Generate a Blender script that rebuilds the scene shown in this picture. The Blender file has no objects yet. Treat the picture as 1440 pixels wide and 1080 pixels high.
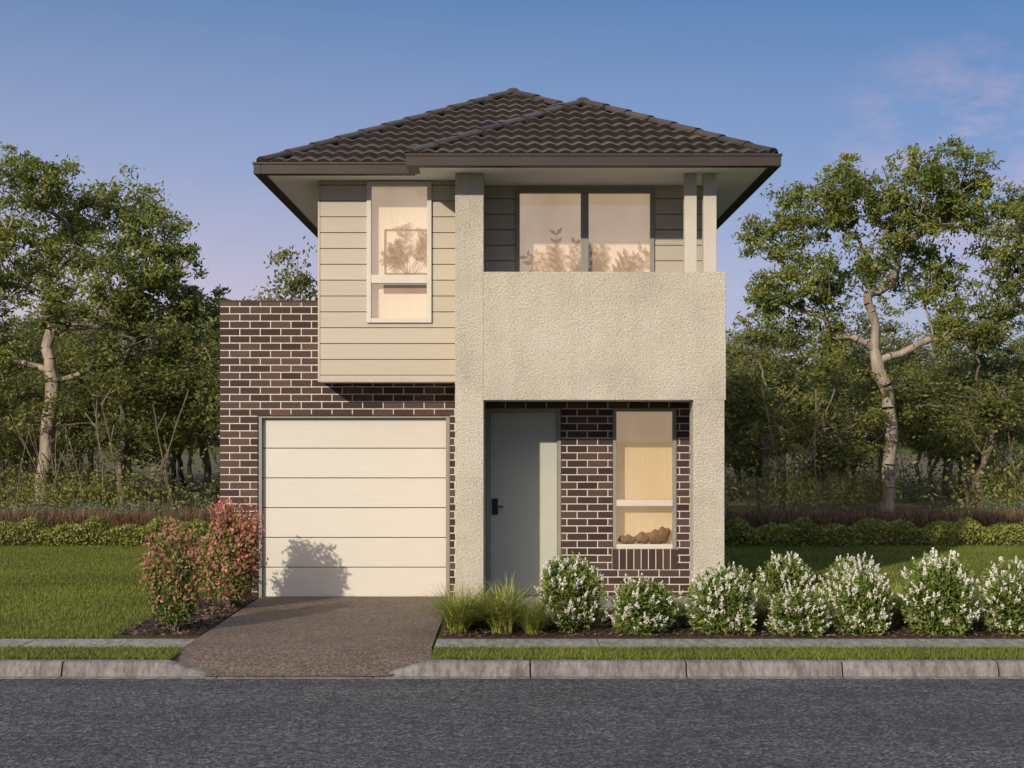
import bpy, bmesh, math, random
import numpy as np
from mathutils import Vector, Matrix
random.seed(4); R=np.random.default_rng(7)
scene=bpy.context.scene
COL=scene.collection

# ---------------------------------------------------------------- helpers
def new_mat(name):
    m=bpy.data.materials.new(name); m.use_nodes=True
    nt=m.node_tree; b=nt.nodes['Principled BSDF']
    return m,nt,b
def N(nt,t,**kw):
    n=nt.nodes.new(t)
    for k,v in kw.items(): setattr(n,k,v)
    return n
def coords(nt,scale=(1,1,1)):
    tc=N(nt,'ShaderNodeTexCoord'); mp=N(nt,'ShaderNodeMapping')
    mp.inputs['Scale'].default_value=scale
    nt.links.new(tc.outputs['Object'],mp.inputs['Vector']); return mp.outputs['Vector']
def noise(nt,vec,scale,detail=4,rough=.6):
    n=N(nt,'ShaderNodeTexNoise'); n.inputs['Scale'].default_value=scale
    n.inputs['Detail'].default_value=detail; n.inputs['Roughness'].default_value=rough
    nt.links.new(vec,n.inputs['Vector']); return n.outputs['Fac']
def ramp(nt,fac,stops):
    r=N(nt,'ShaderNodeValToRGB'); e=r.color_ramp.elements
    while len(e)<len(stops): e.new(.5)
    for i,(p,c) in enumerate(stops):
        e[i].position=p; e[i].color=(c[0],c[1],c[2],1)
    nt.links.new(fac,r.inputs['Fac']); return r.outputs['Color']
def mix(nt,fac,a,b,mode='MIX'):
    m=N(nt,'ShaderNodeMix',data_type='RGBA',blend_type=mode)
    for sock,v in ((0,fac),(6,a),(7,b)):
        if isinstance(v,(int,float)): m.inputs[sock].default_value=v
        elif isinstance(v,tuple): m.inputs[sock].default_value=(*v,1)
        else: nt.links.new(v,m.inputs[sock])
    return m.outputs[2]
def bump(nt,b,h,strength,dist,prev=None):
    n=N(nt,'ShaderNodeBump'); n.inputs['Strength'].default_value=strength; n.inputs['Distance'].default_value=dist
    nt.links.new(h,n.inputs['Height'])
    if prev: nt.links.new(prev,n.inputs['Normal'])
    nt.links.new(n.outputs['Normal'],b.inputs['Normal']); return n.outputs['Normal']
def noisy(name,c1,c2,scale=3,rough=.8,bs=0,bscale=60,bdist=.01,stretch=(1,1,1),spec=.3,lo=.3,hi=.7):
    m,nt,b=new_mat(name); v=coords(nt,stretch)
    nt.links.new(ramp(nt,noise(nt,v,scale,6),[(lo,c1),(hi,c2)]),b.inputs['Base Color'])
    b.inputs['Roughness'].default_value=rough; b.inputs['Specular IOR Level'].default_value=spec
    if bs: bump(nt,b,noise(nt,v,bscale,4),bs,bdist)
    return m
def attr(nt):
    a=N(nt,'ShaderNodeAttribute'); a.attribute_name='rnd'; return a.outputs['Fac']
def leaf_mat(name,stops,trans=.3,rough=.5,var=0,vs=.5):
    m,nt,b=new_mat(name)
    c=ramp(nt,attr(nt),stops)
    if var:
        g=N(nt,'ShaderNodeNewGeometry')
        c=mix(nt,1.0,c,ramp(nt,noise(nt,g.outputs['Position'],vs,5),[(.32,(1-var,1-var*.9,1-var*.9)),(.68,(1+var,1+var*.75,1+var*.5))]),'MULTIPLY')
    nt.links.new(c,b.inputs['Base Color']); b.inputs['Roughness'].default_value=rough
    b.inputs['Specular IOR Level'].default_value=.25
    if trans:
        t=N(nt,'ShaderNodeBsdfTranslucent'); nt.links.new(c,t.inputs['Color'])
        ms=N(nt,'ShaderNodeMixShader'); ms.inputs[0].default_value=trans
        out=nt.nodes['Material Output']
        nt.links.new(b.outputs[0],ms.inputs[1]); nt.links.new(t.outputs[0],ms.inputs[2]); nt.links.new(ms.outputs[0],out.inputs[0])
    return m
def empty(name,loc=(0,0,0)):
    e=bpy.data.objects.new(name,None); COL.objects.link(e); e.location=loc; e.empty_display_size=.1; return e
def add_obj(name,mesh,parent=None,loc=(0,0,0)):
    o=bpy.data.objects.new(name,mesh); COL.objects.link(o); o.location=loc
    if parent: o.parent=parent
    return o
def mesh_np(name,V,F,mats,rnd=None,mi=None,smooth=False):
    V=np.asarray(V,dtype=np.float32); F=np.asarray(F,dtype=np.int32); k=F.shape[1]
    me=bpy.data.meshes.new(name); me.vertices.add(len(V)); me.vertices.foreach_set('co',V.ravel())
    me.loops.add(F.size); me.loops.foreach_set('vertex_index',F.ravel())
    me.polygons.add(len(F)); me.polygons.foreach_set('loop_start',np.arange(0,F.size,k,dtype=np.int32))
    me.polygons.foreach_set('loop_total',np.full(len(F),k,dtype=np.int32))
    for m in mats: me.materials.append(m)
    if mi is not None: me.polygons.foreach_set('material_index',np.asarray(mi,dtype=np.int32))
    sm=np.zeros(len(F),dtype=bool) if smooth is False else smooth
    me.polygons.foreach_set('use_smooth',sm)
    me.update(calc_edges=True)
    if rnd is not None:
        a=me.attributes.new('rnd','FLOAT','FACE'); a.data.foreach_set('value',np.asarray(rnd,dtype=np.float32))
    me.validate(); return me
class Boxes:
    Q=np.array([[0,3,2,1],[4,5,6,7],[0,1,5,4],[1,2,6,5],[2,3,7,6],[3,0,4,7]])
    def __init__(s): s.V=[];s.F=[];s.r=[]
    def box(s,x0,x1,y0,y1,z0,z1,r=None):
        n=len(s.V); s.V+= [(x0,y0,z0),(x1,y0,z0),(x1,y1,z0),(x0,y1,z0),(x0,y0,z1),(x1,y0,z1),(x1,y1,z1),(x0,y1,z1)]
        s.F+=(s.Q+n).tolist(); s.r+=[random.random() if r is None else r]*6
    def make(s,name,mat,parent,bevel=0):
        o=add_obj(name,mesh_np(name,s.V,s.F,[mat],s.r),parent)
        if bevel:
            b=o.modifiers.new('b','BEVEL'); b.width=bevel; b.segments=1 if bevel<.003 else 2; b.limit_method='ANGLE'
        return o
def unit(v): return v/(np.linalg.norm(v,axis=-1,keepdims=True)+1e-9)
def leaves(C,L,W,up=0.0,dirs=None):
    n=len(C); d=unit(R.normal(size=(n,3))+np.array([0,0,up])) if dirs is None else dirs
    s=unit(np.cross(d,R.normal(size=(n,3))))
    l=(L*R.uniform(.7,1.3,n))[:,None]; w=(W*R.uniform(.7,1.3,n))[:,None]
    V=np.stack([C-d*l/2,C+s*w/2-d*l*.08,C+d*l/2,C-s*w/2-d*l*.08],1).reshape(-1,3)
    return V,np.arange(4*n).reshape(-1,4)
def tube(P0,P1,r0,r1,k=6):
    n=len(P0); d=unit(P1-P0); ref=np.where(np.abs(d[:,2:3])>.9,np.array([[1.,0,0]]),np.array([[0,0,1.]]))
    a=unit(np.cross(d,ref)); b=np.cross(d,a)
    t=np.arange(k)*2*np.pi/k; ring=a[:,None,:]*np.cos(t)[None,:,None]+b[:,None,:]*np.sin(t)[None,:,None]
    A=P0[:,None,:]+ring*r0[:,None,None]; B=P1[:,None,:]+ring*r1[:,None,None]
    V=np.concatenate([A,B],1).reshape(-1,3)
    i=np.arange(k); j=(i+1)%k
    q=np.stack([i,j,j+k,i+k],1); F=(q[None]+(np.arange(n)*2*k)[:,None,None]).reshape(-1,4)
    return V,F
def blades(P,h,w,lean,seg=2,curl=.5):
    n=len(P); th=R.uniform(0,2*np.pi,n); dr=np.stack([np.cos(th),np.sin(th),np.zeros(n)],1)
    sd=np.stack([-np.sin(th),np.cos(th),np.zeros(n)],1); hh=h*R.uniform(.6,1.2,n); ln=lean*R.uniform(.2,1.2,n)
    rows=[]
    for k in range(seg+1):
        t=k/seg; c=P+dr*(ln*hh*t**1.6)[:,None]; c[:,2]+=hh*(t-curl*ln*.5*t*t*t)
        ww=w*(1-t)**.7+w*.08
        rows.append(c-sd*ww/2); rows.append(c+sd*ww/2)
    V=np.stack(rows,1); m=2*(seg+1); V=V.reshape(-1,3)
    q=np.array([[2*k,2*k+1,2*k+3,2*k+2] for k in range(seg)])
    F=(q[None]+(np.arange(n)*m)[:,None,None]).reshape(-1,4)
    return V,F,np.repeat(R.uniform(0,1,n),seg)
def merge(parts):
    V=[];F=[];mi=[];r=[];o=0
    for v,f,m,rr in parts:
        V.append(v);F.append(f+o);o+=len(v);mi.append(np.full(len(f),m)); r.append(rr if rr is not None else np.full(len(f),.5))
    return np.concatenate(V),np.concatenate(F),np.concatenate(mi),np.concatenate(r)

# ---------------------------------------------------------------- materials
def brick_material():
    m,nt,b=new_mat('dark_brick'); v=coords(nt)
    c=ramp(nt,attr(nt),[(0,(.028,.017,.015)),(.5,(.042,.026,.023)),(1,(.068,.043,.037))])
    c=mix(nt,noise(nt,v,25,5),c,mix(nt,1.0,c,(1.5,1.45,1.4),'MULTIPLY'))
    nt.links.new(c,b.inputs['Base Color']); b.inputs['Roughness'].default_value=.75; b.inputs['Specular IOR Level'].default_value=.2
    bump(nt,b,noise(nt,v,120,4),.5,.004); return m
M_brick=brick_material()
M_mortar=noisy('mortar',(.42,.39,.345),(.54,.505,.455),20,.95,.3,150,.002)
def stucco_material():
    m,nt,b=new_mat('textured_render'); v=coords(nt)
    c=ramp(nt,noise(nt,v,1.1,6,.65),[(.30,(.47,.435,.36)),(.5,(.56,.525,.44)),(.72,(.60,.57,.485))])
    vs=coords(nt,(5,5,.5)); st=ramp(nt,noise(nt,vs,1.4,5),[(.35,(.91,.91,.89)),(.6,(1,1,1))])
    c=mix(nt,.7,c,st,'MULTIPLY')
    pit=ramp(nt,noise(nt,v,60,3,.7),[(.38,(.62,.62,.60)),(.53,(1,1,1))]); c=mix(nt,.75,c,pit,'MULTIPLY')
    nt.links.new(c,b.inputs['Base Color']); b.inputs['Roughness'].default_value=.92; b.inputs['Specular IOR Level'].default_value=.1
    p=bump(nt,b,noise(nt,v,5,5,.6),.35,.03); bump(nt,b,noise(nt,v,45,5,.7),1.0,.03,p); return m
M_stucco=stucco_material()
def boards_material(name,c0,c1):
    m,nt,b=new_mat(name); v=coords(nt)
    c=ramp(nt,attr(nt),[(0,c0),(1,c1)])
    g=ramp(nt,noise(nt,coords(nt,(1,1,14)),3,5),[(.3,(.94,.94,.93)),(.7,(1,1,1))])
    nt.links.new(mix(nt,.8,c,g,'MULTIPLY'),b.inputs['Base Color']); b.inputs['Roughness'].default_value=.6
    bump(nt,b,noise(nt,coords(nt,(2,2,30)),6,4),.15,.004); return m
M_siding=boards_material('weatherboard_paint',(.375,.335,.27),(.405,.365,.295))
M_gap=noisy('shadow_gap',(.05,.045,.04),(.06,.05,.045))
M_door_g=boards_material('garage_door_paint',(.48,.455,.405),(.51,.485,.43))
M_trim=noisy('trim_paint',(.42,.39,.33),(.46,.43,.37),4,.5)
M_frame=noisy('window_frame_light',(.48,.45,.39),(.52,.49,.43),4,.4)
M_frame_d=noisy('window_frame_grey',(.20,.195,.17),(.24,.235,.205),4,.4)
M_door=noisy('entry_door_paint',(.37,.37,.32),(.40,.40,.35),3,.45,.1,90,.002)
M_black=noisy('black_metal',(.012,.012,.013),(.02,.02,.02),5,.35)
M_soffit=noisy('soffit_paint',(.84,.82,.81),(.87,.85,.84),2,.8)
M_gutter=noisy('gutter_metal',(.030,.022,.019),(.038,.029,.025),2,.55,spec=.3)
def tile_material():
    m,nt,b=new_mat('roof_tile_concrete'); v=coords(nt)
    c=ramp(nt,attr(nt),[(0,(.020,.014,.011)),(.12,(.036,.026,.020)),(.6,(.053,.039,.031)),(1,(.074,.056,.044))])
    c=mix(nt,.6,c,ramp(nt,noise(nt,v,9,6),[(.3,(.7,.7,.7)),(.7,(1.35,1.3,1.25))]),'MULTIPLY')
    nt.links.new(c,b.inputs['Base Color']); b.inputs['Roughness'].default_value=.5
    bump(nt,b,noise(nt,v,110,3),.3,.004); return m
M_tile=tile_material()
def glass_material():
    m,nt,b=new_mat('window_glass'); nt.nodes.remove(b)
    t=N(nt,'ShaderNodeBsdfTransparent'); t.inputs[0].default_value=(.95,.95,.94,1)
    g=N(nt,'ShaderNodeBsdfGlossy'); g.inputs['Roughness'].default_value=.02
    f=N(nt,'ShaderNodeFresnel'); f.inputs[0].default_value=1.5
    ad=N(nt,'ShaderNodeMath',operation='ADD'); ad.inputs[1].default_value=.03; nt.links.new(f.outputs[0],ad.inputs[0])
    ms=N(nt,'ShaderNodeMixShader'); nt.links.new(ad.outputs[0],ms.inputs[0]); nt.links.new(t.outputs[0],ms.inputs[1]); nt.links.new(g.outputs[0],ms.inputs[2])
    nt.links.new(ms.outputs[0],nt.nodes['Material Output'].inputs[0]); return m
M_glass=glass_material()
def blind_material(name,c,em,es,lo=(.80,.76,.70)):
    m,nt,b=new_mat(name); v=coords(nt)
    n=ramp(nt,noise(nt,v,1.3,3),[(.3,tuple(.9*x for x in c)),(.7,c)])
    nt.links.new(n,b.inputs['Base Color']); b.inputs['Roughness'].default_value=.9
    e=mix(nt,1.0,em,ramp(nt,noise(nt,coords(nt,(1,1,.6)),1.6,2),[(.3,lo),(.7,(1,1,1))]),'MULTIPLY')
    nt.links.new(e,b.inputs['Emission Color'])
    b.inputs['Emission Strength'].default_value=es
    bump(nt,b,noise(nt,coords(nt,(14,1,.3)),2,2),.25,.02); return m
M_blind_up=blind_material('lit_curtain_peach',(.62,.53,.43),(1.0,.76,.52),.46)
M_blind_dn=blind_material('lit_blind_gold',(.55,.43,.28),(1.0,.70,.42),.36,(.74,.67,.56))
def reflection_leaf_mat():  # see-through golden brown, coloured to imitate trees reflected in the glass
    m,nt,b=new_mat('reflection_cutout_leaf'); nt.links.new(ramp(nt,attr(nt),[(0,(.50,.34,.19)),(1,(.58,.42,.26))]),b.inputs['Base Color']); b.inputs['Roughness'].default_value=.9
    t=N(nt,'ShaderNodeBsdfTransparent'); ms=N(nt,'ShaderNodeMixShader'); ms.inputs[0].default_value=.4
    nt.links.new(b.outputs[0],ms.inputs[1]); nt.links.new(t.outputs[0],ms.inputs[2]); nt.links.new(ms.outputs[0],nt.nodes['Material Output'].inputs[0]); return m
M_reflection_leaf=reflection_leaf_mat()
M_wood=noisy('brown_wood',(.20,.12,.07),(.28,.17,.10),6,.6)
def bark_material():
    m,nt,b=new_mat('eucalypt_bark'); v=coords(nt,(1,1,.3))
    c=ramp(nt,noise(nt,v,5,8,.7),[(.3,(.11,.085,.062)),(.48,(.22,.18,.14)),(.66,(.34,.29,.235))])
    nt.links.new(c,b.inputs['Base Color']); b.inputs['Roughness'].default_value=.85
    bump(nt,b,noise(nt,v,16,6),.8,.03); return m
M_bark=bark_material()
M_bark_d=noisy('dark_bark',(.06,.046,.035),(.20,.16,.12),6,.9)
M_leaf=leaf_mat('eucalypt_leaf',[(0,(.075,.10,.022)),(.5,(.145,.18,.038)),(.85,(.23,.26,.060)),(1,(.31,.32,.095))],.35,var=.25,vs=.9)
M_leaf_f=leaf_mat('forest_leaf',[(0,(.055,.070,.022)),(.5,(.125,.145,.040)),(1,(.23,.235,.070))],.38,var=.42,vs=.4)
M_leaf_h=leaf_mat('hedge_leaf',[(0,(.09,.11,.024)),(.5,(.19,.21,.05)),(1,(.30,.30,.085))],var=.25,vs=1.3)
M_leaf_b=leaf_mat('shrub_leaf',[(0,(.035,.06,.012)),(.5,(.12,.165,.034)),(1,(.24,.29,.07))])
M_flower=leaf_mat('white_flower',[(0,(.62,.60,.51)),(1,(.80,.79,.72))],.25)
M_leaf_r=leaf_mat('photinia_leaf',[(0,(.05,.085,.02)),(.40,(.13,.17,.04)),(.58,(.25,.22,.07)),(.78,(.42,.17,.13)),(1,(.52,.15,.16))])
M_grass=leaf_mat('lawn_blade',[(0,(.070,.095,.015)),(.6,(.135,.172,.028)),(1,(.23,.245,.06))],.25,.6,var=.28,vs=.45)
M_tuft=leaf_mat('tuft_blade',[(0,(.12,.15,.025)),(.6,(.27,.30,.06)),(1,(.44,.44,.14))],.3)
M_brownfr=leaf_mat('brown_grass_blade',[(0,(.07,.04,.022)),(.6,(.15,.088,.05)),(1,(.24,.16,.09))],.2)

# ---------------------------------------------------------------- ground
def sheet(name,pts,mat,parent=None):
    me=bpy.data.meshes.new(name); me.from_pydata(pts,[],[tuple(range(len(pts)))]); me.materials.append(mat)
    return add_obj(name,me,parent)
def ground_material():
    m,nt,b=new_mat('lawn_soil'); v=coords(nt)
    c=ramp(nt,noise(nt,v,1.2,8,.7),[(.3,(.05,.062,.016)),(.7,(.085,.097,.025))])
    nt.links.new(c,b.inputs['Base Color']); b.inputs['Roughness'].default_value=1; b.inputs['Specular IOR Level'].default_value=.05
    bump(nt,b,noise(nt,v,60,5),.6,.02); return m
M_ground=ground_material()
prof=[(-400,-.15),(-19,-.15),(-4.08,-.15),(-4.08,0),(900,0)]
V=[];F=[]
for i,(y,z) in enumerate(prof): V+=[(-700,y,z),(700,y,z)]
for i in range(len(prof)-1): F.append((2*i,2*i+1,2*i+3,2*i+2))
me=bpy.data.meshes.new('ground'); me.from_pydata(V,[],F); me.materials.append(M_ground); add_obj('ground',me)

def asphalt():
    m,nt,b=new_mat('asphalt'); v=coords(nt)
    vo=N(nt,'ShaderNodeTexVoronoi'); vo.inputs['Scale'].default_value=48; nt.links.new(v,vo.inputs['Vector'])
    c=ramp(nt,vo.outputs['Color'],[(.1,(.026,.027,.031)),(.5,(.054,.056,.062)),(.93,(.16,.162,.172))])
    big=ramp(nt,noise(nt,coords(nt,(.5,1.6,1)),.9,6,.65),[(.3,(.70,.70,.72)),(.7,(1.3,1.3,1.28))])
    c=mix(nt,1.0,c,big,'MULTIPLY')
    mid=ramp(nt,noise(nt,coords(nt,(.7,2,1)),9,8,.8),[(.34,(.45,.45,.46)),(.66,(1.5,1.5,1.5))]); c=mix(nt,.95,c,mid,'MULTIPLY')
    nt.links.new(c,b.inputs['Base Color']); b.inputs['Roughness'].default_value=.8; b.inputs['Specular IOR Level'].default_value=.3
    p=bump(nt,b,noise(nt,v,22,6,.75),.8,.03); bump(nt,b,vo.outputs['Distance'],.9,.015,p); return m
sheet('road',[(-700,-13,-.12),(700,-13,-.12),(700,-4.9,-.12),(-700,-4.9,-.12)],asphalt())
def concrete(name,a,bb):
    m,nt,b=new_mat(name); v=coords(nt)
    c=ramp(nt,noise(nt,v,3.2,9,.8),[(.3,a),(.7,bb)])
    c=mix(nt,1.0,c,ramp(nt,noise(nt,coords(nt,(5,1,1.5)),3.2,8,.78),[(.40,(.45,.44,.43)),(.6,(1,1,1))]),'MULTIPLY')
    nt.links.new(c,b.inputs['Base Color']); b.inputs['Roughness'].default_value=.9
    bump(nt,b,noise(nt,v,90,5,.7),.5,.006); return m
M_conc=concrete('kerb_concrete',(.13,.122,.115),(.25,.24,.23))
M_path=concrete('footpath_concrete',(.22,.21,.20),(.30,.29,.275))
M_tileP=concrete('porch_tile',(.22,.22,.22),(.30,.30,.30))
kerb=empty('concrete_kerb')
def kerb_run(xs,tag):
    V=[];F=[]
    for x,h in xs:
        top=h
        pr=[(-4.80,-.14),(-4.80,top),(-4.905,top),(-4.925,top-.012*(h+.12)/.12),(-4.94,top-.035*(h+.12)/.12),(-4.965,-.115),(-5.06,-.117),(-5.06,-.14)]
        V+=[(x,y,z) for y,z in pr]
    k=8
    for i in range(len(xs)-1):
        for j in range(k-1): F.append((i*k+j,(i+1)*k+j,(i+1)*k+j+1,i*k+j+1))
    F.append(tuple(range(k))); F.append(tuple(range((len(xs)-1)*k,len(xs)*k))[::-1])
    me=bpy.data.meshes.new(tag); me.from_pydata(V,[],F); me.materials.append(M_conc); add_obj(tag,me,kerb)
J=[-3.80+1.318*i for i in range(-12,14)]
g=.007; n=0
for a,bb in zip(J[:-1],J[1:]):
    if bb<=-2.9 or a>=-0.75: s=[(a+g,0),(bb-g,0)]
    elif a<-2.9: s=[(a+g,0),(-2.93,0),(-2.55,-.105),(bb-g,-.105)]
    elif bb>-0.75: s=[(a+g,-.105),(-1.1,-.105),(-.70,0),(bb-g,0)]
    else: s=[(a+g,-.105),(bb-g,-.105)]
    n+=1; kerb_run(s,'kerb_stone_%d'%n)
M_soil=noisy('verge_soil',(.03,.036,.012),(.055,.055,.02),8,1)
vb=Boxes(); vb.box(-60,-2.93,-4.797,-4.084,-.14,-.006); vb.box(-.70,60,-4.797,-4.084,-.14,-.006)
verge=vb.make('grass_verge',M_soil,None)
pb=Boxes()
x=-2.95
while x>-30: pb.box(x-1.49,x,-4.08,-3.57,-.05,.012,random.random()); x-=1.5
x=-.70
while x<30: pb.box(x,x+1.49,-4.08,-3.57,-.05,.012,random.random()); x+=1.5
pb.make('footpath',M_path,None,.004)
def drive_mat():
    m,nt,b=new_mat('exposed_aggregate'); v=coords(nt)
    vo=N(nt,'ShaderNodeTexVoronoi'); vo.inputs['Scale'].default_value=60; nt.links.new(v,vo.inputs['Vector'])
    c=ramp(nt,vo.outputs['Color'],[(.1,(.045,.031,.023)),(.5,(.098,.068,.051)),(.9,(.20,.15,.115))])
    c=mix(nt,.8,c,ramp(nt,noise(nt,v,1.8,6),[(.3,(.78,.77,.76)),(.7,(1.15,1.15,1.15))]),'MULTIPLY')
    nt.links.new(c,b.inputs['Base Color']); b.inputs['Roughness'].default_value=.8
    bump(nt,b,vo.outputs['Distance'],.5,.006); return m
V=[(-2.95,.2,.016),(-.72,.2,.016),(-.72,-4.08,.016),(-2.95,-4.08,.016),(-.72,-4.12,.014),(-2.95,-4.12,.014),(-.70,-4.6,-.035),(-2.93,-4.6,-.035),(-1.06,-4.99,-.108),(-2.58,-4.99,-.108),(-.70,-4.80,-.068),(-2.93,-4.80,-.068)]
me=bpy.data.meshes.new('driveway'); me.from_pydata(V,[],[(0,3,2,1),(3,5,4,2),(5,7,6,4),(7,11,10,6),(11,9,8,10)]); me.materials.append(drive_mat()); add_obj('driveway',me)
M_mulch=noisy('bark_mulch',(.020,.013,.009),(.075,.048,.032),35,1,1,50,.03)
beds=Boxes(); beds.box(-.66,9.5,-3.565,-1.32,-.02,.02); beds.box(-3.75,-2.97,-3.4,-.02,-.02,.02)
beds.make('garden_bed_mulch',M_mulch,None)
C=np.stack([R.uniform(-.66,9.4,9000),R.uniform(-3.55,-1.4,9000),R.uniform(.02,.045,9000)],1)
C2=np.stack([R.uniform(-3.75,-2.97,1500),R.uniform(-3.4,-.05,1500),R.uniform(.02,.045,1500)],1)
C=np.concatenate([C,C2]); d=unit(R.normal(size=(len(C),3))*np.array([1,1,.35]))
v,f=leaves(C,.06,.02,dirs=d)
M_chip=leaf_mat('mulch_chip',[(0,(.02,.013,.009)),(.7,(.07,.045,.03)),(1,(.16,.11,.07))],0)
add_obj('mulch_chips',mesh_np('mulch_chips',v,f,[M_chip],R.uniform(0,1,len(f))))
fb=Boxes(); fb.box(-60,60,8.9,120,-.02,.012)
fb.make('forest_floor',noisy('forest_litter',(.05,.045,.022),(.12,.10,.05),2,1,.8,30,.05),None)

# ---------------------------------------------------------------- house
H=empty('two_storey_brick_house')
def hid(B,name,mat,bevel=0): return B.make(name,mat,H,bevel)
BR=Boxes(); BJ=.012
def bricks_front(x0,x1,z0,z1,y,holes,depth=.10):
    BL,BH,J=.24,.0857,BJ; k=0; z=z0
    while z<z1-.01:
        zt=min(z+BH-J,z1); off=(BL/2 if k%2 else 0)
        x=x0-off
        while x<x1:
            a=max(x,x0); b=min(x+BL-J,x1)
            ivs=[(a,b)]
            for hx0,hx1,hz0,hz1 in holes:
                if z+.02<hz1 and zt-.02>hz0:
                    nv=[]
                    for p,q in ivs:
                        if q<=hx0 or p>=hx1: nv.append((p,q)); continue
                        if p<hx0: nv.append((p,hx0))
                        if q>hx1: nv.append((hx1,q))
                    ivs=nv
            for p,q in ivs:
                if q-p>.015: BR.box(p,q,y+random.uniform(0,.0015),y+depth,z,zt)
            x+=BL
        z+=BH; k+=1
gh=(-2.98,-.73,-1,2.155); dh=(-.30,.575,-1,2.235); wh=(1.18,1.93,.58,2.235)
bricks_front(-3.425,-.632,.0,3.478,0,[gh])
bricks_front(-.311,2.30,.0,2.298,0,[dh,wh,(1.17,1.94,.33,.58)])
x=1.175
while x<1.93: BR.box(x,x+.0737,-.012,.1,.345,.575); x+=.0857
def bricks_side(xo,xi,y0,y1,z0,z1):
    k=0; z=z0
    while z<z1-.01:
        zt=min(z+.0737,z1); y=y0-(.12 if k%2 else 0)
        while y<y1:
            a=max(y,y0); b=min(y+.228,y1)
            if b-a>.015: BR.box(min(xo,xi),max(xo,xi),a,b,z,zt)
            y+=.24
        z+=.0857;k+=1
bricks_side(-3.425,-3.33,.112,6.5,0,3.478)
bricks_side(2.30,2.20,.112,10.9,0,2.45)
hid(BR,'brickwork',M_brick,.002)
MT=Boxes(); e=.0045
MT.box(-3.425+e,-2.98-e,e,.25,0,3.478-e); MT.box(-.73+e,-.632,e,.25,0,3.47); MT.box(-2.98-e,-.73+e,e,.25,2.155+e,3.47)
MT.box(-.311,-.30-e,e,.25,0,2.298);MT.box(.575+e,1.18-e,e,.25,0,2.298);MT.box(1.93+e,2.30-e,e,.25,0,2.298)
MT.box(-.30-e,.575+e,e,.25,2.235+e,2.298);MT.box(1.18-e,1.93+e,e,.25,2.235+e,2.298);MT.box(1.18-e,1.93+e,e,.25,0,.58-e)
MT.box(1.178,1.93,-.006,.0,.345,.573)
MT.box(-3.425+e,-3.2,.25,6.5,0,3.47); MT.box(2.1,2.30-e,.25,10.9,0,2.45)
MT.box(-3.2,-2.2,6.3,6.5,0,3.47); MT.box(-2.2,2.1,10.7,10.9,0,2.45); MT.box(-2.2,-2.0,6.5,10.7,0,2.5)
hid(MT,'mortar_walls',M_mortar)
cap=Boxes(); cap.box(-3.43,-2.215,-.004,6.5,3.480,3.494); cap.box(-3.2,-2.215,.26,6.3,3.0,3.03); hid(cap,'garage_parapet_cap',M_gutter)
GF=Boxes(); GF.box(-2.98,-2.935,.02,.16,0,2.155); GF.box(-.775,-.73,.02,.16,0,2.155); GF.box(-2.935,-.775,.02,.16,2.113,2.155)
hid(GF,'garage_door_frame',M_frame_d,.003)
GD=Boxes()
for i in range(6): GD.box(-2.933,-.777,.085,.125,.012+i*.3505,.012+(i+1)*.3505-.009,random.random())
hid(GD,'garage_door',M_door_g,.004)
gb=Boxes(); gb.box(-2.97,-.74,.115,.15,0,2.15); hid(gb,'garage_door_backing',M_gap)
ED=Boxes(); ED.box(-.255,.53,.075,.12,.03,2.185); hid(ED,'entry_door',M_door,.003)
EF=Boxes(); EF.box(-.30,-.258,.02,.14,.02,2.235); EF.box(.533,.575,.02,.14,.02,2.235); EF.box(-.258,.533,.02,.14,2.188,2.235); hid(EF,'entry_door_frame',M_frame_d,.003)
eb=Boxes(); eb.box(-.29,.57,.14,.2,0,2.23); eb.box(-.258,.533,.03,.14,.02,.03); hid(eb,'door_backing',M_gap)
HD=Boxes(); HD.box(-.235,-.165,.055,.075,.98,1.17); HD.box(-.212,-.192,.012,.056,1.065,1.085); HD.box(-.212,-.10,.008,.022,1.065,1.083); hid(HD,'door_lock_and_lever',M_black,.003)

SD=Boxes(); SG=Boxes()
def siding_front(x0,x1,z0,z1,y,hole=None,pitch=.1805):
    z=z0
    while z<z1-.005:
        zt=min(z+pitch-.008,z1)
        ivs=[(x0,x1,z,zt)]
        if hole:
            hx0,hx1,hz0,hz1=hole
            if zt>hz0 and z<hz1:
                ivs=[(x0,hx0,z,zt),(hx1,x1,z,zt)]
                if z<hz0: ivs.append((hx0,hx1,z,hz0))
                if zt>hz1: ivs.append((hx0,hx1,hz1,zt))
        r=random.random()
        for a,b,c,d in ivs:
            if b-a>.005 and d-c>.005: SD.box(a,b,y,y+.018,c,d,r)
        z+=pitch
LW=(-1.652,-.915,3.193,4.80); RW=(.04,1.655,2.55,4.775)
siding_front(-2.185,-.632,2.60,4.812,-.5,LW)
SD.box(-2.185,-.632,-.505,-.47,2.521,2.594); SD.box(-2.21,-2.187,-.506,-.47,2.521,4.813)
def backing(x0,x1,z0,z1,y0,y1,h):
    SG.box(x0,h[0]-.001,y0,y1,z0,z1); SG.box(h[1]+.001,x1,y0,y1,z0,z1); SG.box(h[0]-.001,h[1]+.001,y0,y1,z0,h[2]-.001); SG.box(h[0]-.001,h[1]+.001,y0,y1,h[3]+.001,z1)
backing(-2.19,-.632,2.53,4.812,-.481,-.3,LW)
siding_front(-.312,2.225,2.50,4.812,-.15,RW)
SD.box(2.226,2.256,-.156,-.10,2.46,4.813)
backing(-.312,2.235,2.5,4.812,-.131,0.05,RW)
def siding_side(xo,sgn,y0,y1,z0,z1):
    z=z0
    while z<z1-.005:
        zt=min(z+.1735,z1); a,b=sorted((xo,xo-sgn*.018)); SD.box(a,b,y0,y1,z,zt); z+=.1805
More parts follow.
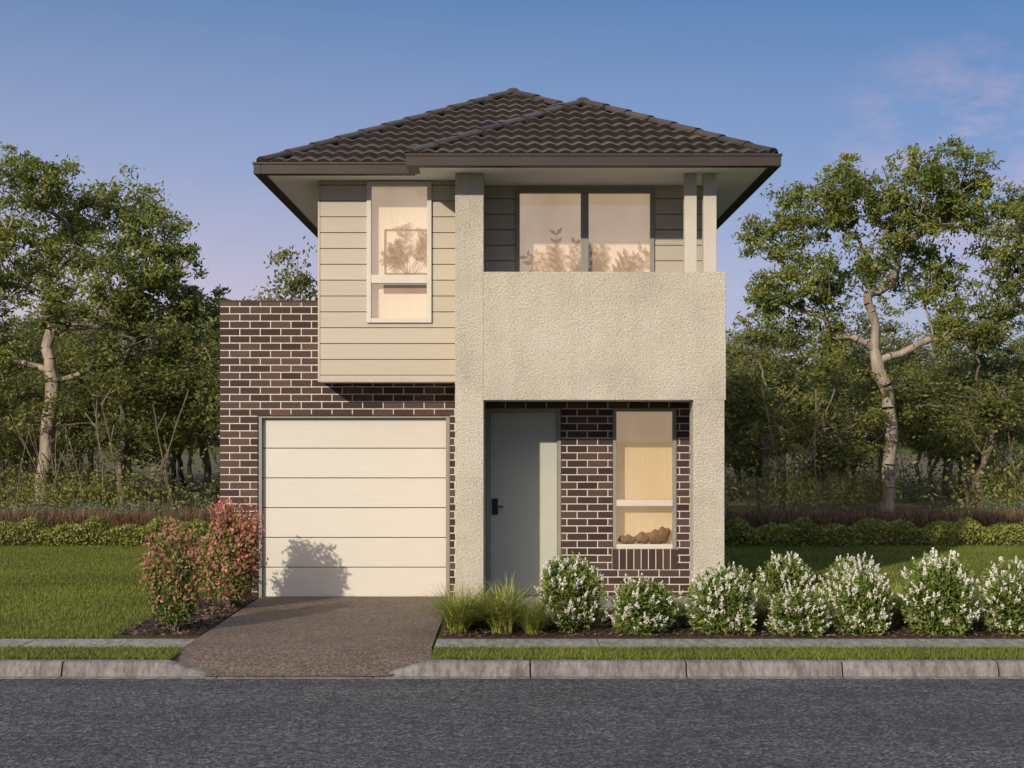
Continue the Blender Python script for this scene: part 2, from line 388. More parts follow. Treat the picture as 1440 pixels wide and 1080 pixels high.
siding_side(-2.21,-1,-.468,10.9,2.60,4.812); siding_side(2.256,1,-.098,10.9,2.46,4.812)
SG.box(-2.188,-2.0,-.3,10.9,2.53,4.812); SG.box(2.05,2.236,.05,10.9,2.46,4.812); SG.box(-2.0,2.05,10.7,10.89,2.45,4.812)
hid(SD,'weatherboards',M_siding,.002); hid(SG,'wall_backing',M_gap)
us=Boxes(); us.box(-2.209,-.632,-.469,.0,2.523,2.53); hid(us,'overhang_underside',M_soffit)

ST=Boxes()
ST.box(-.629,-.314,-1.0,0.0,0,4.813)
ST.box(-.314,2.366,-1.0,-.85,2.302,3.722); ST.box(2.22,2.366,-.85,-.16,2.302,3.722)
ST.box(2.005,2.350,-1.0,-.66,0.02,2.302)
hid(ST,'rendered_portico',M_stucco,.006)
bf=Boxes(); bf.box(-.312,2.218,-.849,.0,2.306,2.45); hid(bf,'balcony_floor',M_soffit)
PO=Boxes(); PO.box(1.91,2.045,-.985,-.86,3.722,4.813); PO.box(2.12,2.264,-.985,-.86,3.722,4.813); hid(PO,'balcony_posts',M_trim,.004)
PS=Boxes()
xx=-.30
while xx<2.6: PS.box(xx,min(xx+.596,2.62),-1.31,-.652 ,-.02,.03); PS.box(xx,min(xx+.596,2.62),-.648,-.003,-.02,.03); xx+=.6
hid(PS,'porch_slab',M_tileP,.003)

def window(tag,x0,x1,z0,z1,y,rails=(),mull=(),fw=.05,mat=M_frame,blind=M_blind_up,bd=.10,fd=.03):
    B=Boxes(); f0,f1=y-fd,y+.05
    B.box(x0,x0+fw,f0,f1,z0,z1); B.box(x1-fw,x1,f0,f1,z0,z1); B.box(x0+fw,x1-fw,f0,f1,z0,z0+fw); B.box(x0+fw,x1-fw,f0,f1,z1-fw,z1)
    for r,w in rails: B.box(x0+fw,x1-fw,f0+.004,f1-.002,r-w/2,r+w/2)
    for r,w in mull: B.box(r-w/2,r+w/2,f0+.003,f1-.001,z0+fw,z1-fw)
    hid(B,tag+'_frame',mat,.004)
    G=Boxes(); G.box(x0+fw,x1-fw,y+.012,y+.018,z0+fw,z1-fw); hid(G,tag+'_glass',M_glass)
    D=Boxes(); D.box(x0+.01,x1-.01,y+bd,y+bd+.01,z0,z1); hid(D,tag+'_blind',blind)
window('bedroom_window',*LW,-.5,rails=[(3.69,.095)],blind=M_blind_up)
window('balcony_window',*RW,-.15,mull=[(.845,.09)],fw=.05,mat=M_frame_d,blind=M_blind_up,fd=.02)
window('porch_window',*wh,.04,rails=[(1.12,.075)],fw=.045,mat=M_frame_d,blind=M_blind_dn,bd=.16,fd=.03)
pr=Boxes(); pr.box(1.225,1.885,.0,.055,1.083,1.157); pr.box(1.225,1.885,-.0,.03,.58,.635); hid(pr,'porch_window_transom',M_frame,.003)
pf=Boxes(); 
for a in [(-1.46,-.97,4.26,4.270),(-1.46,-.97,3.76,3.770),(-1.46,-1.45,3.770,4.26)]: pf.box(a[0],a[1],-.425,-.41,a[2],a[3])
pf.box(-1.47,-.98,-.42,-.405,3.54,3.635); hid(pf,'interior_picture_frame',noisy('pale_wood',(.40,.27,.16),(.46,.32,.20),6,.6))
def indoor_plant(tag,cx,y,z0,w,h,n):  # added leafy shape behind the pane, standing in for a tree reflection
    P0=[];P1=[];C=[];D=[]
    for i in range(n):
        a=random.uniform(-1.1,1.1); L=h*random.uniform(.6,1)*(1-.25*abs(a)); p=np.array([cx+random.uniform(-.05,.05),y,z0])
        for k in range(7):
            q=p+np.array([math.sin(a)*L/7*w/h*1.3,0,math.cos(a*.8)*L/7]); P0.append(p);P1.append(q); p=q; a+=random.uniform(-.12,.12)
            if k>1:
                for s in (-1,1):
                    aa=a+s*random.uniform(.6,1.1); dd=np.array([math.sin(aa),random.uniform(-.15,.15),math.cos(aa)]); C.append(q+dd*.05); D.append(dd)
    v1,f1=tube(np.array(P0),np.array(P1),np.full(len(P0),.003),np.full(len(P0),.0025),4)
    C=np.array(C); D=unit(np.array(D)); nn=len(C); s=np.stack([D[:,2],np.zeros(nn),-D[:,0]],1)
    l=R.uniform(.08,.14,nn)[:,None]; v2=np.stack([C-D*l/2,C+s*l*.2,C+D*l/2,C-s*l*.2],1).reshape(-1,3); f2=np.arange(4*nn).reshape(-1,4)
    V,F,mi,r=merge([(v1,f1,0,None),(v2,f2,0,R.uniform(0,1,nn))]); add_obj(tag,mesh_np(tag,V,F,[M_reflection_leaf],r,mi),H)
indoor_plant('reflection_cutout_a',-1.18,-.435,3.74,.4,.58,13)
indoor_plant('reflection_cutout_b',.62,-.085,3.5,.6,.85,20)
indoor_plant('reflection_cutout_c',1.10,-.085,3.5,.6,.85,20)
bm=bmesh.new()
for cx,cz,rx,rz,ry in [(1.36,.68,.11,.055,.04),(1.55,.70,.10,.07,.04),(1.72,.71,.13,.09,.045),(1.79,.76,.08,.07,.04)]:
    m=Matrix.Translation((cx,.13,cz))@Matrix.Diagonal((rx,ry,rz,1)); r=bmesh.ops.create_icosphere(bm,subdivisions=3,radius=1,matrix=m)
    for v in r['verts']: v.co.z+=.012*math.sin(v.co.x*70+cx*9)
me=bpy.data.meshes.new('ledge_driftwood'); bm.to_mesh(me); me.materials.append(M_wood); add_obj('ledge_driftwood',me,H)

# ---- roof
S=.5; ZE=4.93; xL,xR,yF,yG=-2.755,2.785,-.92,-1.42; xV=-1.075; YB=11.4
hw=(xR-xL)/2; ax=(xL+xR)/2; ay=yF+hw; az=ZE+S*hw
fw_=(xR-xV)/2; fx=(xV+xR)/2; fy=yG+fw_; fz=ZE+S*fw_; vy=yF+fw_
SO=Boxes(); SO.box(xL+.02,xR-.02,yF,YB-.02,4.815,4.83); SO.box(xV+.02,xR-.02,yG+.02,yF-.001,4.815,4.83); hid(SO,'soffit_lining',M_soffit)
GU=Boxes(); GB,GTp=4.800,4.918
def gutter(x0,x1,y0,y1): GU.box(x0,x1,y0,y1,GB,GTp)
GT=.02
gutter(xL-GT,xV-.0,yF-.10,yF+.02); gutter(xL-.10,xL+.02,yF+.021,YB); GU.box(xL-.10,xL-GT-.001,yF-.10,yF+.02,GB,GTp)
gutter(xV-.06,xR+.10,yG-.10,yG+.02); gutter(xV-.06,xV+.06,yG+.021,yF-.101); gutter(xR-.02,xR+.10,yG+.021,YB); gutter(xL,xR,YB+.001,YB+.1)
a0,a1=GTp-.012,GTp+.014
GU.box(xL-.112,xV-.062,yF-.112,yF-.088,a0,a1); GU.box(xL-.112,xL-.088,yF-.087,YB,a0,a1)
GU.box(xV-.072,xR+.112,yG-.112,yG-.088,a0,a1); GU.box(xV-.072,xV-.048,yG-.087,yF-.113,a0,a1); GU.box(xR+.088,xR+.112,yG-.087,YB,a0,a1)
hid(GU,'gutters',M_gutter,.004)
def roof_face(tag,poly,udir,skip):
    O=Vector((poly[0][0],poly[0][1],ZE)); u=Vector((udir[0],udir[1],0)); inn=Vector((-udir[1],udir[0],0))
    vdir=(inn+Vector((0,0,S))).normalized(); nrm=u.cross(vdir).normalized()
    if nrm.z<0: nrm=-nrm
    U=[(Vector((p[0],p[1],0))-Vector((O.x,O.y,0))).dot(u) for p in poly]; Vv=[(Vector((p[0],p[1],0))-Vector((O.x,O.y,0))).dot(inn)*math.sqrt(1+S*S) for p in poly]
    u0,u1=min(U)-.05,max(U)+.05; v1=max(Vv)
    du=.0125 if (u1-u0)<7 else .02; nu=int((u1-u0)/du); us=u0+np.arange(nu+1)*du
    P=.165; prof=.027*(0.5+.5*np.cos(2*np.pi*us/P))**.8
    ncol=np.floor((us+.5*P)/(2*P)).astype(int)
    Vs=[];Fs=[];rs=[]; rr=np.random.default_rng(3)
    pitch=.262; v=-.05
    On=np.array(O); un=np.array(u); vn=np.array(vdir); nn=np.array(nrm)
    base=0
    while v<v1+.05:
        jit=rr.uniform(-.003,.003)
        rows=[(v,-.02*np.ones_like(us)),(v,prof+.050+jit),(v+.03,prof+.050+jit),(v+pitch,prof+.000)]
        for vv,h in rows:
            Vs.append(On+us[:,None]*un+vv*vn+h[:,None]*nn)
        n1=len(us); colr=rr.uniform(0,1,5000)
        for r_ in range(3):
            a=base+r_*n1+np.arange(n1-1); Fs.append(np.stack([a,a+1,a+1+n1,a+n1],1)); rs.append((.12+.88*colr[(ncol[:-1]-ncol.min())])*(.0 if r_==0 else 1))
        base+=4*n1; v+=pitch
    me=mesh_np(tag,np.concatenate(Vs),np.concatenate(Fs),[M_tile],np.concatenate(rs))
    bm=bmesh.new(); bm.from_mesh(me)
    m=len(poly); cx=sum(p[0] for p in poly)/m; cy=sum(p[1] for p in poly)/m
    for i in range(m):
        if i in skip: continue
        a,b=poly[i],poly[(i+1)%m]; d=Vector((b[0]-a[0],b[1]-a[1],0)); nn_=Vector((d.y,-d.x,0)).normalized()
        if nn_.dot(Vector((cx-a[0],cy-a[1],0)))>0: nn_=-nn_
        bmesh.ops.bisect_plane(bm,geom=bm.verts[:]+bm.edges[:]+bm.faces[:],plane_co=(a[0],a[1],ZE),plane_no=nn_,clear_outer=True)
    bm.to_mesh(me); bm.free()
    add_obj(tag,me,H)
roof_face('roof_tiles_main_front',[(xL,yF),(xV,yF),(fx,vy),(ax,ay)],(1,0),[0])
roof_face('roof_tiles_portico_front',[(xV,yG),(xR,yG),(fx,fy)],(1,0),[0])
roof_face('roof_tiles_portico_left',[(xV,yF),(xV,yG),(fx,fy),(fx,vy)],(0,-1),[0])
roof_face('roof_tiles_left',[(xL,YB),(xL,yF),(ax,ay),(ax,YB-hw)],(0,-1),[0])
roof_face('roof_tiles_right_front',[(xR,yG),(xR,vy),(fx,vy),(fx,fy)],(0,1),[0])
roof_face('roof_tiles_right',[(xR,vy),(xR,YB),(ax,YB-hw),(ax,ay),(fx,vy)],(0,1),[0])
roof_face('roof_tiles_back',[(xR,YB),(xL,YB),(ax,YB-hw)],(-1,0),[0])
def caps(segs):
    V=[];F=[];rs=[]
    for A,B in segs:
        A=Vector(A);B=Vector(B); d=(B-A); L=d.length; d.normalize(); side=d.cross(Vector((0,0,1))).normalized(); up=side.cross(d).normalized()
        n=max(1,round(L/.37)); st=L/n
        for i in range(n):
            base=len(V); K=9
            for t,r,z in ((i*st-.03,.088,.036),((i+1)*st,.080,.024),(i*st-.03,.07,.02)):
                for k in range(K):
                    a=math.pi*(k/(K-1))*1.2-math.pi*.1; p=A+d*t+side*math.cos(a)*r+up*(math.sin(a)*r*.6+z); V.append(p)
            rv=random.random()
            for k in range(K-1):
                F.append((base+k,base+k+1,base+K+k+1,base+K+k)); F.append((base+k,base+2*K+k,base+2*K+k+1,base+k+1)); rs+=[rv*.6,0]
    me=mesh_np('ridge_caps',np.array([tuple(v) for v in V]),np.array(F),[M_tile],rs); add_obj('ridge_caps',me,H)
caps([((xL,yF,ZE),(ax,ay,az)),((fx,vy,fz),(ax,ay,az)),((xV,yG,ZE),(fx,fy,fz)),((xR,yG,ZE),(fx,fy,fz)),((fx,fy,fz),(fx,vy,fz)),((ax,ay,az),(ax,YB-hw,az)),((xL,YB,ZE),(ax,YB-hw,az)),((xR,YB,ZE),(ax,YB-hw,az))])

# ---------------------------------------------------------------- plants
def tree_mesh(name,trunk,lobes,per,leafN,leafL,leafW,tr,cr=.34,bark=M_bark,leaf=M_leaf,seed=1,flat=.75,expo=.5,k=7):
    rg=np.random.default_rng(seed)
    pts=[];par=[]
    T=np.array(trunk,float); 
    for i in range(len(T)-1):
        n=max(2,int(np.linalg.norm(T[i+1]-T[i])/.25))
        for kk in range(n):
            t=kk/n; pts.append(T[i]*(1-t)+T[i+1]*t+rg.normal(size=3)*np.array([.02,.02,0])*(1 if len(pts) else 0)); par.append(len(pts)-2)
    ntr=len(pts); low=int(ntr*.5)
    cl=[]
    for (x,y,z,r) in lobes:
        m=max(3,int(per*(r**1.6)))
        q=unit(rg.normal(size=(m,3)))*(rg.uniform(.12,1.15,m)**.45)[:,None]*r*np.array([1,1,.75])
        cl.append(q+np.array([x,y,z]))
    cl=np.concatenate(cl); top=pts[-1]
    cl=cl[np.argsort(np.linalg.norm(cl-top,axis=1)+rg.uniform(0,.4,len(cl)))]
    tips=[]
    targets=[np.array(l[:3])-np.array([0,0,l[3]*.4]) for l in sorted(lobes,key=lambda l:np.linalg.norm(np.array(l[:3])-top))]
    def attach(c,wob,final):
        A=np.array(pts); d=np.linalg.norm(A-c,axis=1)+np.clip(A[:,2]-c[2]+.25,0,None)*2.0; d[:low]+=9
        i=int(np.argmin(d)); p=A[i]; L=np.linalg.norm(c-p)
        if L<.05: tips.append(i); return
        n=max(2,int(L/.2)); w1=rg.normal(size=3)*L*wob; w1[2]=abs(w1[2])*.4+.10*L; prev=i
        for kk in range(1,n+1):
            t=kk/n; q=p*(1-t)+c*t+w1*math.sin(math.pi*t)*.6+rg.normal(size=3)*.028
            pts.append(q); par.append(prev); prev=len(pts)-1
        if final: tips.append(prev)
    for t in targets: attach(t,.16,False)
    for c in cl: attach(c,.12,True)
    P=np.array(pts); n=len(P); cnt=np.zeros(n); 
    for t in tips: cnt[t]+=1
    for i in range(n-1,0,-1):
        cnt[par[i]]+=max(cnt[i],.3)
    rad=tr*(np.maximum(cnt,.5)/cnt[0])**expo; rad=np.maximum(rad,.007)
    zz=np.clip(1-P[:,2]/.6,0,1); rad=rad*(1+.35*zz**2*(np.arange(n)<ntr))
    ii=np.arange(1,n); pp=np.array(par[1:])
    v1,f1=tube(P[pp],P[ii],np.minimum(rad[pp],rad[ii]*1.25),rad[ii],k)
    C=[];rr=[]
    for c in cl:
        q_=int(leafN*rg.uniform(.4,1.5)); s=cr*rg.uniform(.6,1.4)
        ns=rg.integers(3,7); sub=rg.normal(size=(ns,3))*s*.62*np.array([1,1,flat]); idx=rg.integers(0,ns,q_)
        q=sub[idx]+rg.normal(size=(q_,3))*s*.26*np.array([1,1,.75])
        C.append(c+q); rr.append(np.clip(rg.uniform(.0,1,q_)*.5+rg.uniform(0,.5),0,1))
    C=np.concatenate(C); v2,f2=leaves(C,leafL,leafW,up=-.3)
    V,F,mi,r=merge([(v1,f1,0,None),(v2,f2,1,np.concatenate(rr))])
    return mesh_np(name,V,F,[bark,leaf],r,mi,smooth=(mi==0))
def lob(l): return [(x,random.uniform(-.8,.8)*min(1,r),z,r) for x,z,r in l]
tl=tree_mesh('gum_tree_mesh_a',[(0,0,-.1),(.05,0,1.1),(.22,-.05,2.2),(.28,-.1,3.2),(.15,0,4.0),(.3,-.1,4.9)],
 lob([(0,7.6,1.0),(1.2,7.2,.95),(2.3,6.7,.9),(-1.1,7.0,.9),(-.9,5.9,.9),(1.9,5.8,.95),(.5,6.5,.8),(2.9,5.2,.8),(-1.7,4.9,.8),(1.4,4.8,.75),(2.4,4.1,.8),(-1.0,3.9,.5),(3.0,6.1,.55),(.2,5.5,.5)]),
 28,165,.125,.046,.165,.34,seed=11)
o=add_obj('gum_tree',tl,None,(-10.5,16.0,0)); o.scale=(1,1,.96)
tr_=tree_mesh('gum_tree_mesh_b',[(0,0,-.1),(-.02,0,1.0),(.08,-.05,2.0),(-.1,-.1,3.0),(-.35,0,3.8),(-.3,-.1,4.6)],
 lob([(.9,7.6,.95),(-.5,7.3,.9),(-1.6,7.0,.9),(-2.5,6.3,.65),(.1,6.5,.85),(1.7,6.9,.85),(2.5,6.2,.85),(-1.7,5.4,.95),(1.0,5.6,.85),(2.9,5.0,.85),(-2.6,5.0,.6),(1.9,4.4,.7),(-1.3,4.3,.55),(3.2,7.0,.6),(-.4,5.6,.5)]),
 28,165,.125,.046,.150,.34,seed=23)
add_obj('gum_tree',tr_,None,(8.40,16.0,0))
def rtree(seed,h,leafN,zl=.34):
    rg=random.Random(seed); L=[]
    for i in range(12):
        z=h*rg.uniform(zl,.93); w=h*.24*(1-abs(z/h-.6)*1.2); L.append((rg.uniform(-w,w)*1.2,rg.uniform(-w,w)*1.2,z,rg.uniform(.07,.12)*h))
    L.append((0,0,h*.95,h*.08)); b=rg.uniform(-.3,.3)
    return tree_mesh('forest_tree_%d'%seed,[(0,0,-.1),(b,0,h*.2),(-b,.1,h*.4),(b,0,h*.7)],L,17,leafN,.13,.055,h*.013,.40,bark=M_bark_d,leaf=M_leaf_f,seed=seed,k=5)
var=[rtree(101,6.2,105,.42),rtree(102,6.2,100,.30),rtree(103,6.2,110,.48),rtree(104,6.2,90,.36)]
sap=[]
for sd in (201,202):
    rg=np.random.default_rng(sd); P0=[];P1=[]
    for i in range(4):
        p=np.array([rg.uniform(-1,1),rg.uniform(-1,1),0]); d=np.array([rg.normal()*.08,rg.normal()*.08,1])
        for k in range(10):
            q=p+d*.3; P0.append(p);P1.append(q);p=q; d=d+rg.normal(size=3)*np.array([.08,.08,0])
            if k>3 and rg.random()<.4:
                e=p+np.array([rg.normal()*.25,rg.normal()*.2,.4]); P0.append(p);P1.append(e)
    v,f=tube(np.array(P0),np.array(P1),np.full(len(P0),.017),np.full(len(P0),.014),5)
    C=rg.normal(size=(1700,3))*np.array([1.0,.9,.5])+np.array([0,0,.6]); C=C[C[:,2]>.05]
    v2,f2=leaves(C,.12,.055); V,F,mi,r=merge([(v,f,0,None),(v2,f2,1,rg.uniform(.3,1,len(f2)))])
    sap.append(mesh_np('saplings_%d'%sd,V,F,[M_bark_d,M_leaf_f],r,mi))
forest=empty('distant_forest')
rg=random.Random(5); placed=[]
tries=0
while len(placed)<130 and tries<6000:
    tries+=1; y=17.5+rg.random()**.8*30; hx=.36*(y+17.7)+3.5; x=rg.uniform(-hx,hx)
    if y<20 and (abs(x+10.5)<1.6 or abs(x-8.4)<1.6): continue
    if any((x-a)**2+(y-b)**2<1.6**2 for a,b in placed): continue
    placed.append((x,y))
for i,(x,y) in enumerate(placed):
    D=y+17.7; Ht=1.93+D*rg.uniform(.045,.088)+(0.35 if x<0 else -.2)
    o=add_obj('forest_tree_i%d'%i,rg.choice(var),forest,(x,y,0)); s=Ht/6.3; o.scale=(s*1.2,s*1.2,s); o.rotation_euler=(0,0,rg.uniform(0,6.28))
for i in range(44):
    y=rg.uniform(13,30); hx=.36*(y+17.7)+2; x=rg.uniform(-hx,hx)
    o=add_obj('saplings_i%d'%i,rg.choice(sap),forest,(x,y,0)); o.rotation_euler=(0,0,rg.uniform(0,6.28)); s=rg.uniform(.6,1.0); o.scale=(s,s,s)
o=add_obj('background_tree',var[0],None,(-4.4,13.5,0)); o.scale=(.85,.85,.90)
for i,(x,y,h,wd) in enumerate([(-8.6,15.5,5.2,1.0),(-7.0,17,5.3,1.0),(-5.7,15,4.6,.9),(5.6,16,4.6,1.0),(6.9,15.5,3.9,1.0),(10.6,16,4.6,1.0),(-12.6,17,4.6,1.0)]):
    o=add_obj('understorey_tree',var[(i+1)%4],None,(x,y,0)); s=h/6.3; o.scale=(s*1.35*wd,s*1.35*wd,s); o.rotation_euler=(0,0,i*1.7)

def hedge_mesh(name,L,w,h,n,mat,leaf=.06):
    t=R.uniform(0,1,(n,3)); x=t[:,0]*L; a=R.uniform(0,math.pi,n); rr=R.uniform(.75,1.05,n)
    bmp=1+.16*np.sin(x*5.1)+.12*np.sin(x*11.3+1)
    C=np.stack([x,np.cos(a)*rr*w/2,np.abs(np.sin(a))**.6*rr*h*bmp],1)
    v,f=leaves(C,leaf,leaf*.5,up=.3); return mesh_np(name,v,f,[mat],R.uniform(0,1,n))
hm=hedge_mesh('hedge_mesh',4.0,.9,.38,11000,M_leaf_h)
hg=empty('low_hedge')
for i,x in enumerate([-18,-14,-10,-6,2.2,6.2,10.2,14.2]): 
    o=add_obj('hedge_run_%d'%i,hm,hg,(x,8.35+.1*(i%2),0)); 
fm_v,fm_f,fm_r=blades(np.stack([R.uniform(0,4,5000),R.uniform(-.5,.5,5000),np.zeros(5000)],1),.56,.02,.5,3)
fm=mesh_np('fringe_mesh',fm_v,fm_f,[M_brownfr],fm_r)
fg=empty('tall_brown_grass')
for i in range(11): add_obj('fringe_run_%d'%i,fm,fg,(-22+4*i,9.6+.2*(i%3),0))
M_grey=leaf_mat('grey_shrub_leaf',[(0,(.07,.09,.05)),(1,(.20,.23,.14))])
hm2=hedge_mesh('grey_shrub_mesh',1.6,.9,.55,3500,M_grey)
for i in range(22): 
    o=add_obj('undershrub_%d'%i,hm2,forest,(rg.uniform(-16,13),rg.uniform(10.6,13),0)); o.scale=(rg.uniform(.5,1),1,rg.uniform(.5,1.1)) 

def patch(name,w,d,n,h):
    P=np.stack([R.uniform(0,w,n),R.uniform(0,d,n),np.zeros(n)],1); v,f,r=blades(P,h,.007,.9,1)
    return mesh_np(name,v,f,[M_grass],r)
pts_=[patch('lawn_patch_%d'%i,1,1,3600,.045) for i in range(3)]
lawn=empty('lawn_grass'); k=0
def lay(x0,x1,y0,y1):
    global k
    y=y0
    while y<y1-.01:
        x=x0
        while x<x1-.01:
            o=add_obj('lawn_tile_%d'%k,pts_[k%3],lawn,(x+.5,y+.5,0)); q=rg.choice([0,1,2,3]); o.rotation_euler=(0,0,q*math.pi/2)
            dx,dy={0:(-.5,-.5),1:(.5,-.5),2:(.5,.5),3:(-.5,.5)}[q]; o.location=(x+.5+dx,y+.5+dy,0); k+=1; x+=1
        y+=1
lay(-10.76,-3.76,-3.56,0); lay(-11.46,-3.46,.44,8); lay(2.66,10.6,-1.3,8)
vp=patch('verge_patch',1,.7,3600,.045)
vg=empty('verge_grass')
x=-2.94; i=0
while x>-8: add_obj('verge_tile_%d'%i,vp,vg,(x-1,-4.79,-.006)); x-=1; i+=1
x=-.69
while x<7: add_obj('verge_tile_%d'%i,vp,vg,(x,-4.79,-.006)); x+=1; i+=1

def bush_mesh(seed,flN):
    rg=np.random.default_rng(seed); n=6500
    ph=rg.uniform(0,6.28,3)
    def surf(m,lo):
        d=unit(rg.normal(size=(m,3)))
        az_=np.arctan2(d[:,1],d[:,0]); rr=1+.14*np.sin(3*az_+ph[0]+2*d[:,2])+.12*np.sin(6*az_+ph[1]+5*d[:,2])+.07*np.sin(13*az_+ph[2]+9*d[:,2])
        r=rr*(rg.uniform(lo,1.08,m)**.5); C=d*r[:,None]*.5; C[:,2]=np.sign(C[:,2])*np.abs(C[:,2]*2)**.8*.5
        C[:,2]=C[:,2]+.46; return d,C
    d,C=surf(n,.25); keep=C[:,2]>.015; C=C[keep]; d=d[keep]
    dirs=unit(d+rg.normal(size=C.shape)*.8+np.array([0,0,.4])); v,f=leaves(C,.085,.034,dirs=dirs)
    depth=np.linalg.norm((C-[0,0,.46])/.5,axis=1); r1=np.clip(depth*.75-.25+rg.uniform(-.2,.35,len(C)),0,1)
    dd,K=surf(int(flN*1.5),.85); sel=K[:,2]>.12; dd=dd[sel];K=K[sel]; ax_=unit(dd*.6+rg.normal(size=dd.shape)*.25+np.array([0,0,.8]))
    m=30; t=rg.uniform(0,1,(len(K),m)); L=rg.uniform(.06,.14,len(K))[:,None]
    Q=K[:,None,:]+ax_[:,None,:]*(t*L)[:,:,None]+rg.normal(size=(len(K),m,3))*(.018*(1.15-t))[:,:,None]
    Q=Q.reshape(-1,3); v2,f2=leaves(Q,.028,.022)
    P0=[];P1=[]
    for i in range(8):
        a=rg.uniform(0,6.28); P0.append((0,0,0)); P1.append((math.cos(a)*.25,math.sin(a)*.25,.45))
    v3,f3=tube(np.array(P0),np.array(P1),np.full(8,.012),np.full(8,.006),5)
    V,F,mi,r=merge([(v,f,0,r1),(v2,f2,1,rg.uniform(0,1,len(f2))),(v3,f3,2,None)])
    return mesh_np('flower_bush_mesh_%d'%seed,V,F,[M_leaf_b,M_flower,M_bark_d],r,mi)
bv=[bush_mesh(s,n) for s,n in ((1,95),(2,130),(3,105),(4,140),(5,115))]
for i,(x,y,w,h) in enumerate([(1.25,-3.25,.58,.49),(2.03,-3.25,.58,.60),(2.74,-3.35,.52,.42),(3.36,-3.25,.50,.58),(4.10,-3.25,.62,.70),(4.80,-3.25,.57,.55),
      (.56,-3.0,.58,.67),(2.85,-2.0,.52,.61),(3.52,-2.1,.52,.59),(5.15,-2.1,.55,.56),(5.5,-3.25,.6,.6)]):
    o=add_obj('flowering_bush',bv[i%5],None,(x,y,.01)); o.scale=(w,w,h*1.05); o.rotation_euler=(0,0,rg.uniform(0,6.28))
def tuft_mesh(n,h,seed):
    a=R.uniform(0,6.28,n); r=R.uniform(0,.09,n); P=np.stack([r*np.cos(a),r*np.sin(a),np.zeros(n)],1)
    v,f,rr=blades(P,h,.011,1.35,5,.6); return mesh_np('tuft_%d'%seed,v,f,[M_tuft],rr)
tm=[tuft_mesh(480,.48,1),tuft_mesh(480,.48,2)]
for i,(x,y,s) in enumerate([(-.52,-3.2,1.0),(-.08,-3.2,1.15),(.20,-3.3,.8),(-.35,-2.85,.9),(2.42,-2.7,.85),(3.05,-2.6,.75),(3.75,-2.7,.95),(4.5,-2.6,.9),(1.65,-2.7,.7),(5.0,-2.8,.8),(3.95,-2.2,.9),(2.35,-2.2,.9)]):
    o=add_obj('ornamental_grass',tm[i%2],None,(x,y,.01)); o.scale=(s,s,s); o.rotation_euler=(0,0,i*1.3)
def photinia(seed,redb):
    rs=np.random.default_rng(seed); P0=[];P1=[];C=[];rr=[]
    for i in range(34):
        a=rs.uniform(0,6.28); l=rs.uniform(.08,.34); zt=rs.uniform(.45,1.0)*(1.08-.3*(l/.34)**2)
        p=np.array([rs.normal()*.03,rs.normal()*.03,0]); e=np.array([math.cos(a)*l,math.sin(a)*l,zt])
        prev=p
        for k in range(1,7):
            t=k/6; q=p*(1-t)+e*t; q[:2]=p[:2]*(1-t**1.6)+e[:2]*t**.6*.95+rs.normal(size=2)*.01; P0.append(prev);P1.append(q);prev=q
            if k>=2:
                m=80; c=q+rs.normal(size=(m,3))*np.array([.062,.062,.055]); C.append(c)
                out=np.linalg.norm((c-[0,0,.55])/np.array([.36,.36,.5]),axis=1)
                rr.append(np.clip(rs.uniform(-.15,.55,m)+rs.uniform(-.15,.2)+.35*(out-.6)+.35*(c[:,2]-.6)+redb,0,1))
    C=np.concatenate(C); rr=np.concatenate(rr); k=C[:,2]>.1; C=C[k]; rr=rr[k]
    v1,f1=tube(np.array(P0),np.array(P1),np.full(len(P0),.008),np.full(len(P0),.006),5)
    v2,f2=leaves(C,.055,.026,up=.5); V,F,mi,r=merge([(v1,f1,0,None),(v2,f2,1,rr)])
    return mesh_np('photinia_%d'%seed,V,F,[M_bark_d,M_leaf_r],r,mi)
o=add_obj('red_leaf_shrub',photinia(5,.16),None,(-3.27,-3.05,.01)); o.scale=(.80,.80,1.02)
o=add_obj('red_leaf_shrub',photinia(8,.34),None,(-3.08,-1.15,.01)); o.scale=(.98,.95,1.10)

# ---------------------------------------------------------------- light
EL,AZ=math.radians(21),math.radians(31)
sd=Vector((-math.sin(AZ)*math.cos(EL),-math.cos(AZ)*math.cos(EL),math.sin(EL)))
sun=bpy.data.lights.new('sun','SUN'); sun.energy=4.4; sun.angle=math.radians(.9); sun.color=(1,.885,.72)
so=bpy.data.objects.new('sun',sun); COL.objects.link(so); so.rotation_euler=(-sd).to_track_quat('-Z','Y').to_euler(); so.location=(-20,-30,25)
w=bpy.data.worlds.new('World'); scene.world=w; w.use_nodes=True; nt=w.node_tree; bg=nt.nodes['Background']
sky=N(nt,'ShaderNodeTexSky',sky_type='NISHITA'); sky.sun_disc=False; sky.sun_elevation=EL; sky.sun_rotation=math.atan2(sd.x,sd.y)%(2*math.pi)
sky.air_density=1.2; sky.dust_density=1.5
tc=N(nt,'ShaderNodeTexCoord'); sp=N(nt,'ShaderNodeSeparateXYZ'); nt.links.new(tc.outputs['Generated'],sp.inputs[0])
hz=ramp(nt,sp.outputs['Z'],[(0,(.56,.49,.54)),(.09,(.50,.47,.62)),(.17,(.29,.36,.58)),(.28,(.12,.225,.44))])
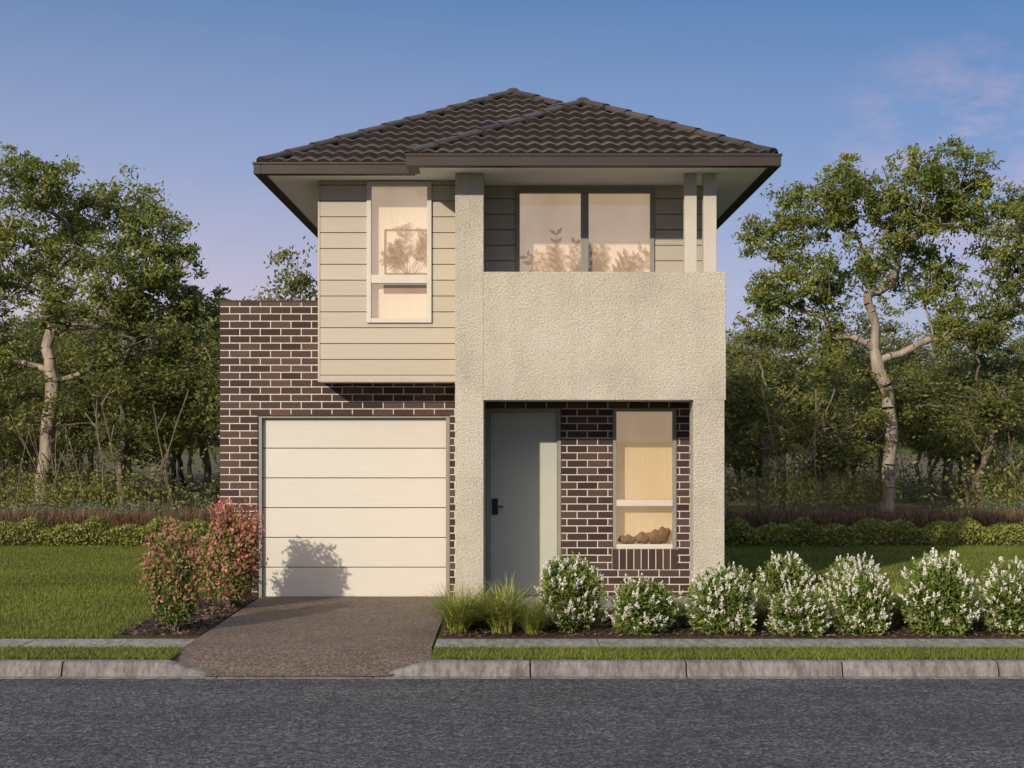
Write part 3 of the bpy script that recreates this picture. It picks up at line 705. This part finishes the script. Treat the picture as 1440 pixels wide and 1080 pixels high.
hz=mix(nt,1.0,hz,(7.3,7.3,7.3),'MULTIPLY')
xr=N(nt,'ShaderNodeMapRange'); xr.inputs[1].default_value=-.3; xr.inputs[2].default_value=.4; nt.links.new(sp.outputs['X'],xr.inputs[0])
hz=mix(nt,xr.outputs[0],mix(nt,1.0,hz,(1.04,1.0,.96),'MULTIPLY'),mix(nt,1.0,hz,(.70,.90,1.0),'MULTIPLY'))
vd=N(nt,'ShaderNodeVectorMath',operation='DISTANCE'); nt.links.new(tc.outputs['Generated'],vd.inputs[0]); vd.inputs[1].default_value=(.285,.94,.165)
mr=N(nt,'ShaderNodeMapRange'); mr.inputs[1].default_value=.02; mr.inputs[2].default_value=.10; mr.inputs[3].default_value=1; mr.inputs[4].default_value=0; nt.links.new(vd.outputs['Value'],mr.inputs[0])
mp=N(nt,'ShaderNodeMapping'); mp.inputs['Scale'].default_value=(10,6,22); mp.inputs['Rotation'].default_value=(0,.5,0); nt.links.new(tc.outputs['Generated'],mp.inputs[0])
cf=ramp(nt,noise(nt,mp.outputs[0],1.3,7,.65),[(.42,(0,0,0)),(.72,(.75,.75,.75))])
cf=mix(nt,1.0,cf,mr.outputs[0],'MULTIPLY')
hz=mix(nt,cf,hz,(5.0,3.5,4.0))
fz_=N(nt,'ShaderNodeMapRange'); fz_.inputs[1].default_value=.28; fz_.inputs[2].default_value=.6; nt.links.new(sp.outputs['Z'],fz_.inputs[0])
c=mix(nt,fz_.outputs[0],hz,mix(nt,1.0,sky.outputs[0],(3.1,2.45,1.95),'MULTIPLY'))
nt.links.new(c,bg.inputs[0]); bg.inputs[1].default_value=.15

# ---------------------------------------------------------------- camera
cam=bpy.data.cameras.new('camera'); co=bpy.data.objects.new('camera',cam); COL.objects.link(co); scene.camera=co
co.location=(0,-17.7,1.93); co.rotation_euler=(math.radians(90),0,0)
cam.sensor_width=36; cam.lens=53.1; cam.shift_y=70/1440; cam.clip_end=2000
scene.view_settings.view_transform='Standard'; scene.view_settings.look='None'; scene.view_settings.exposure=0
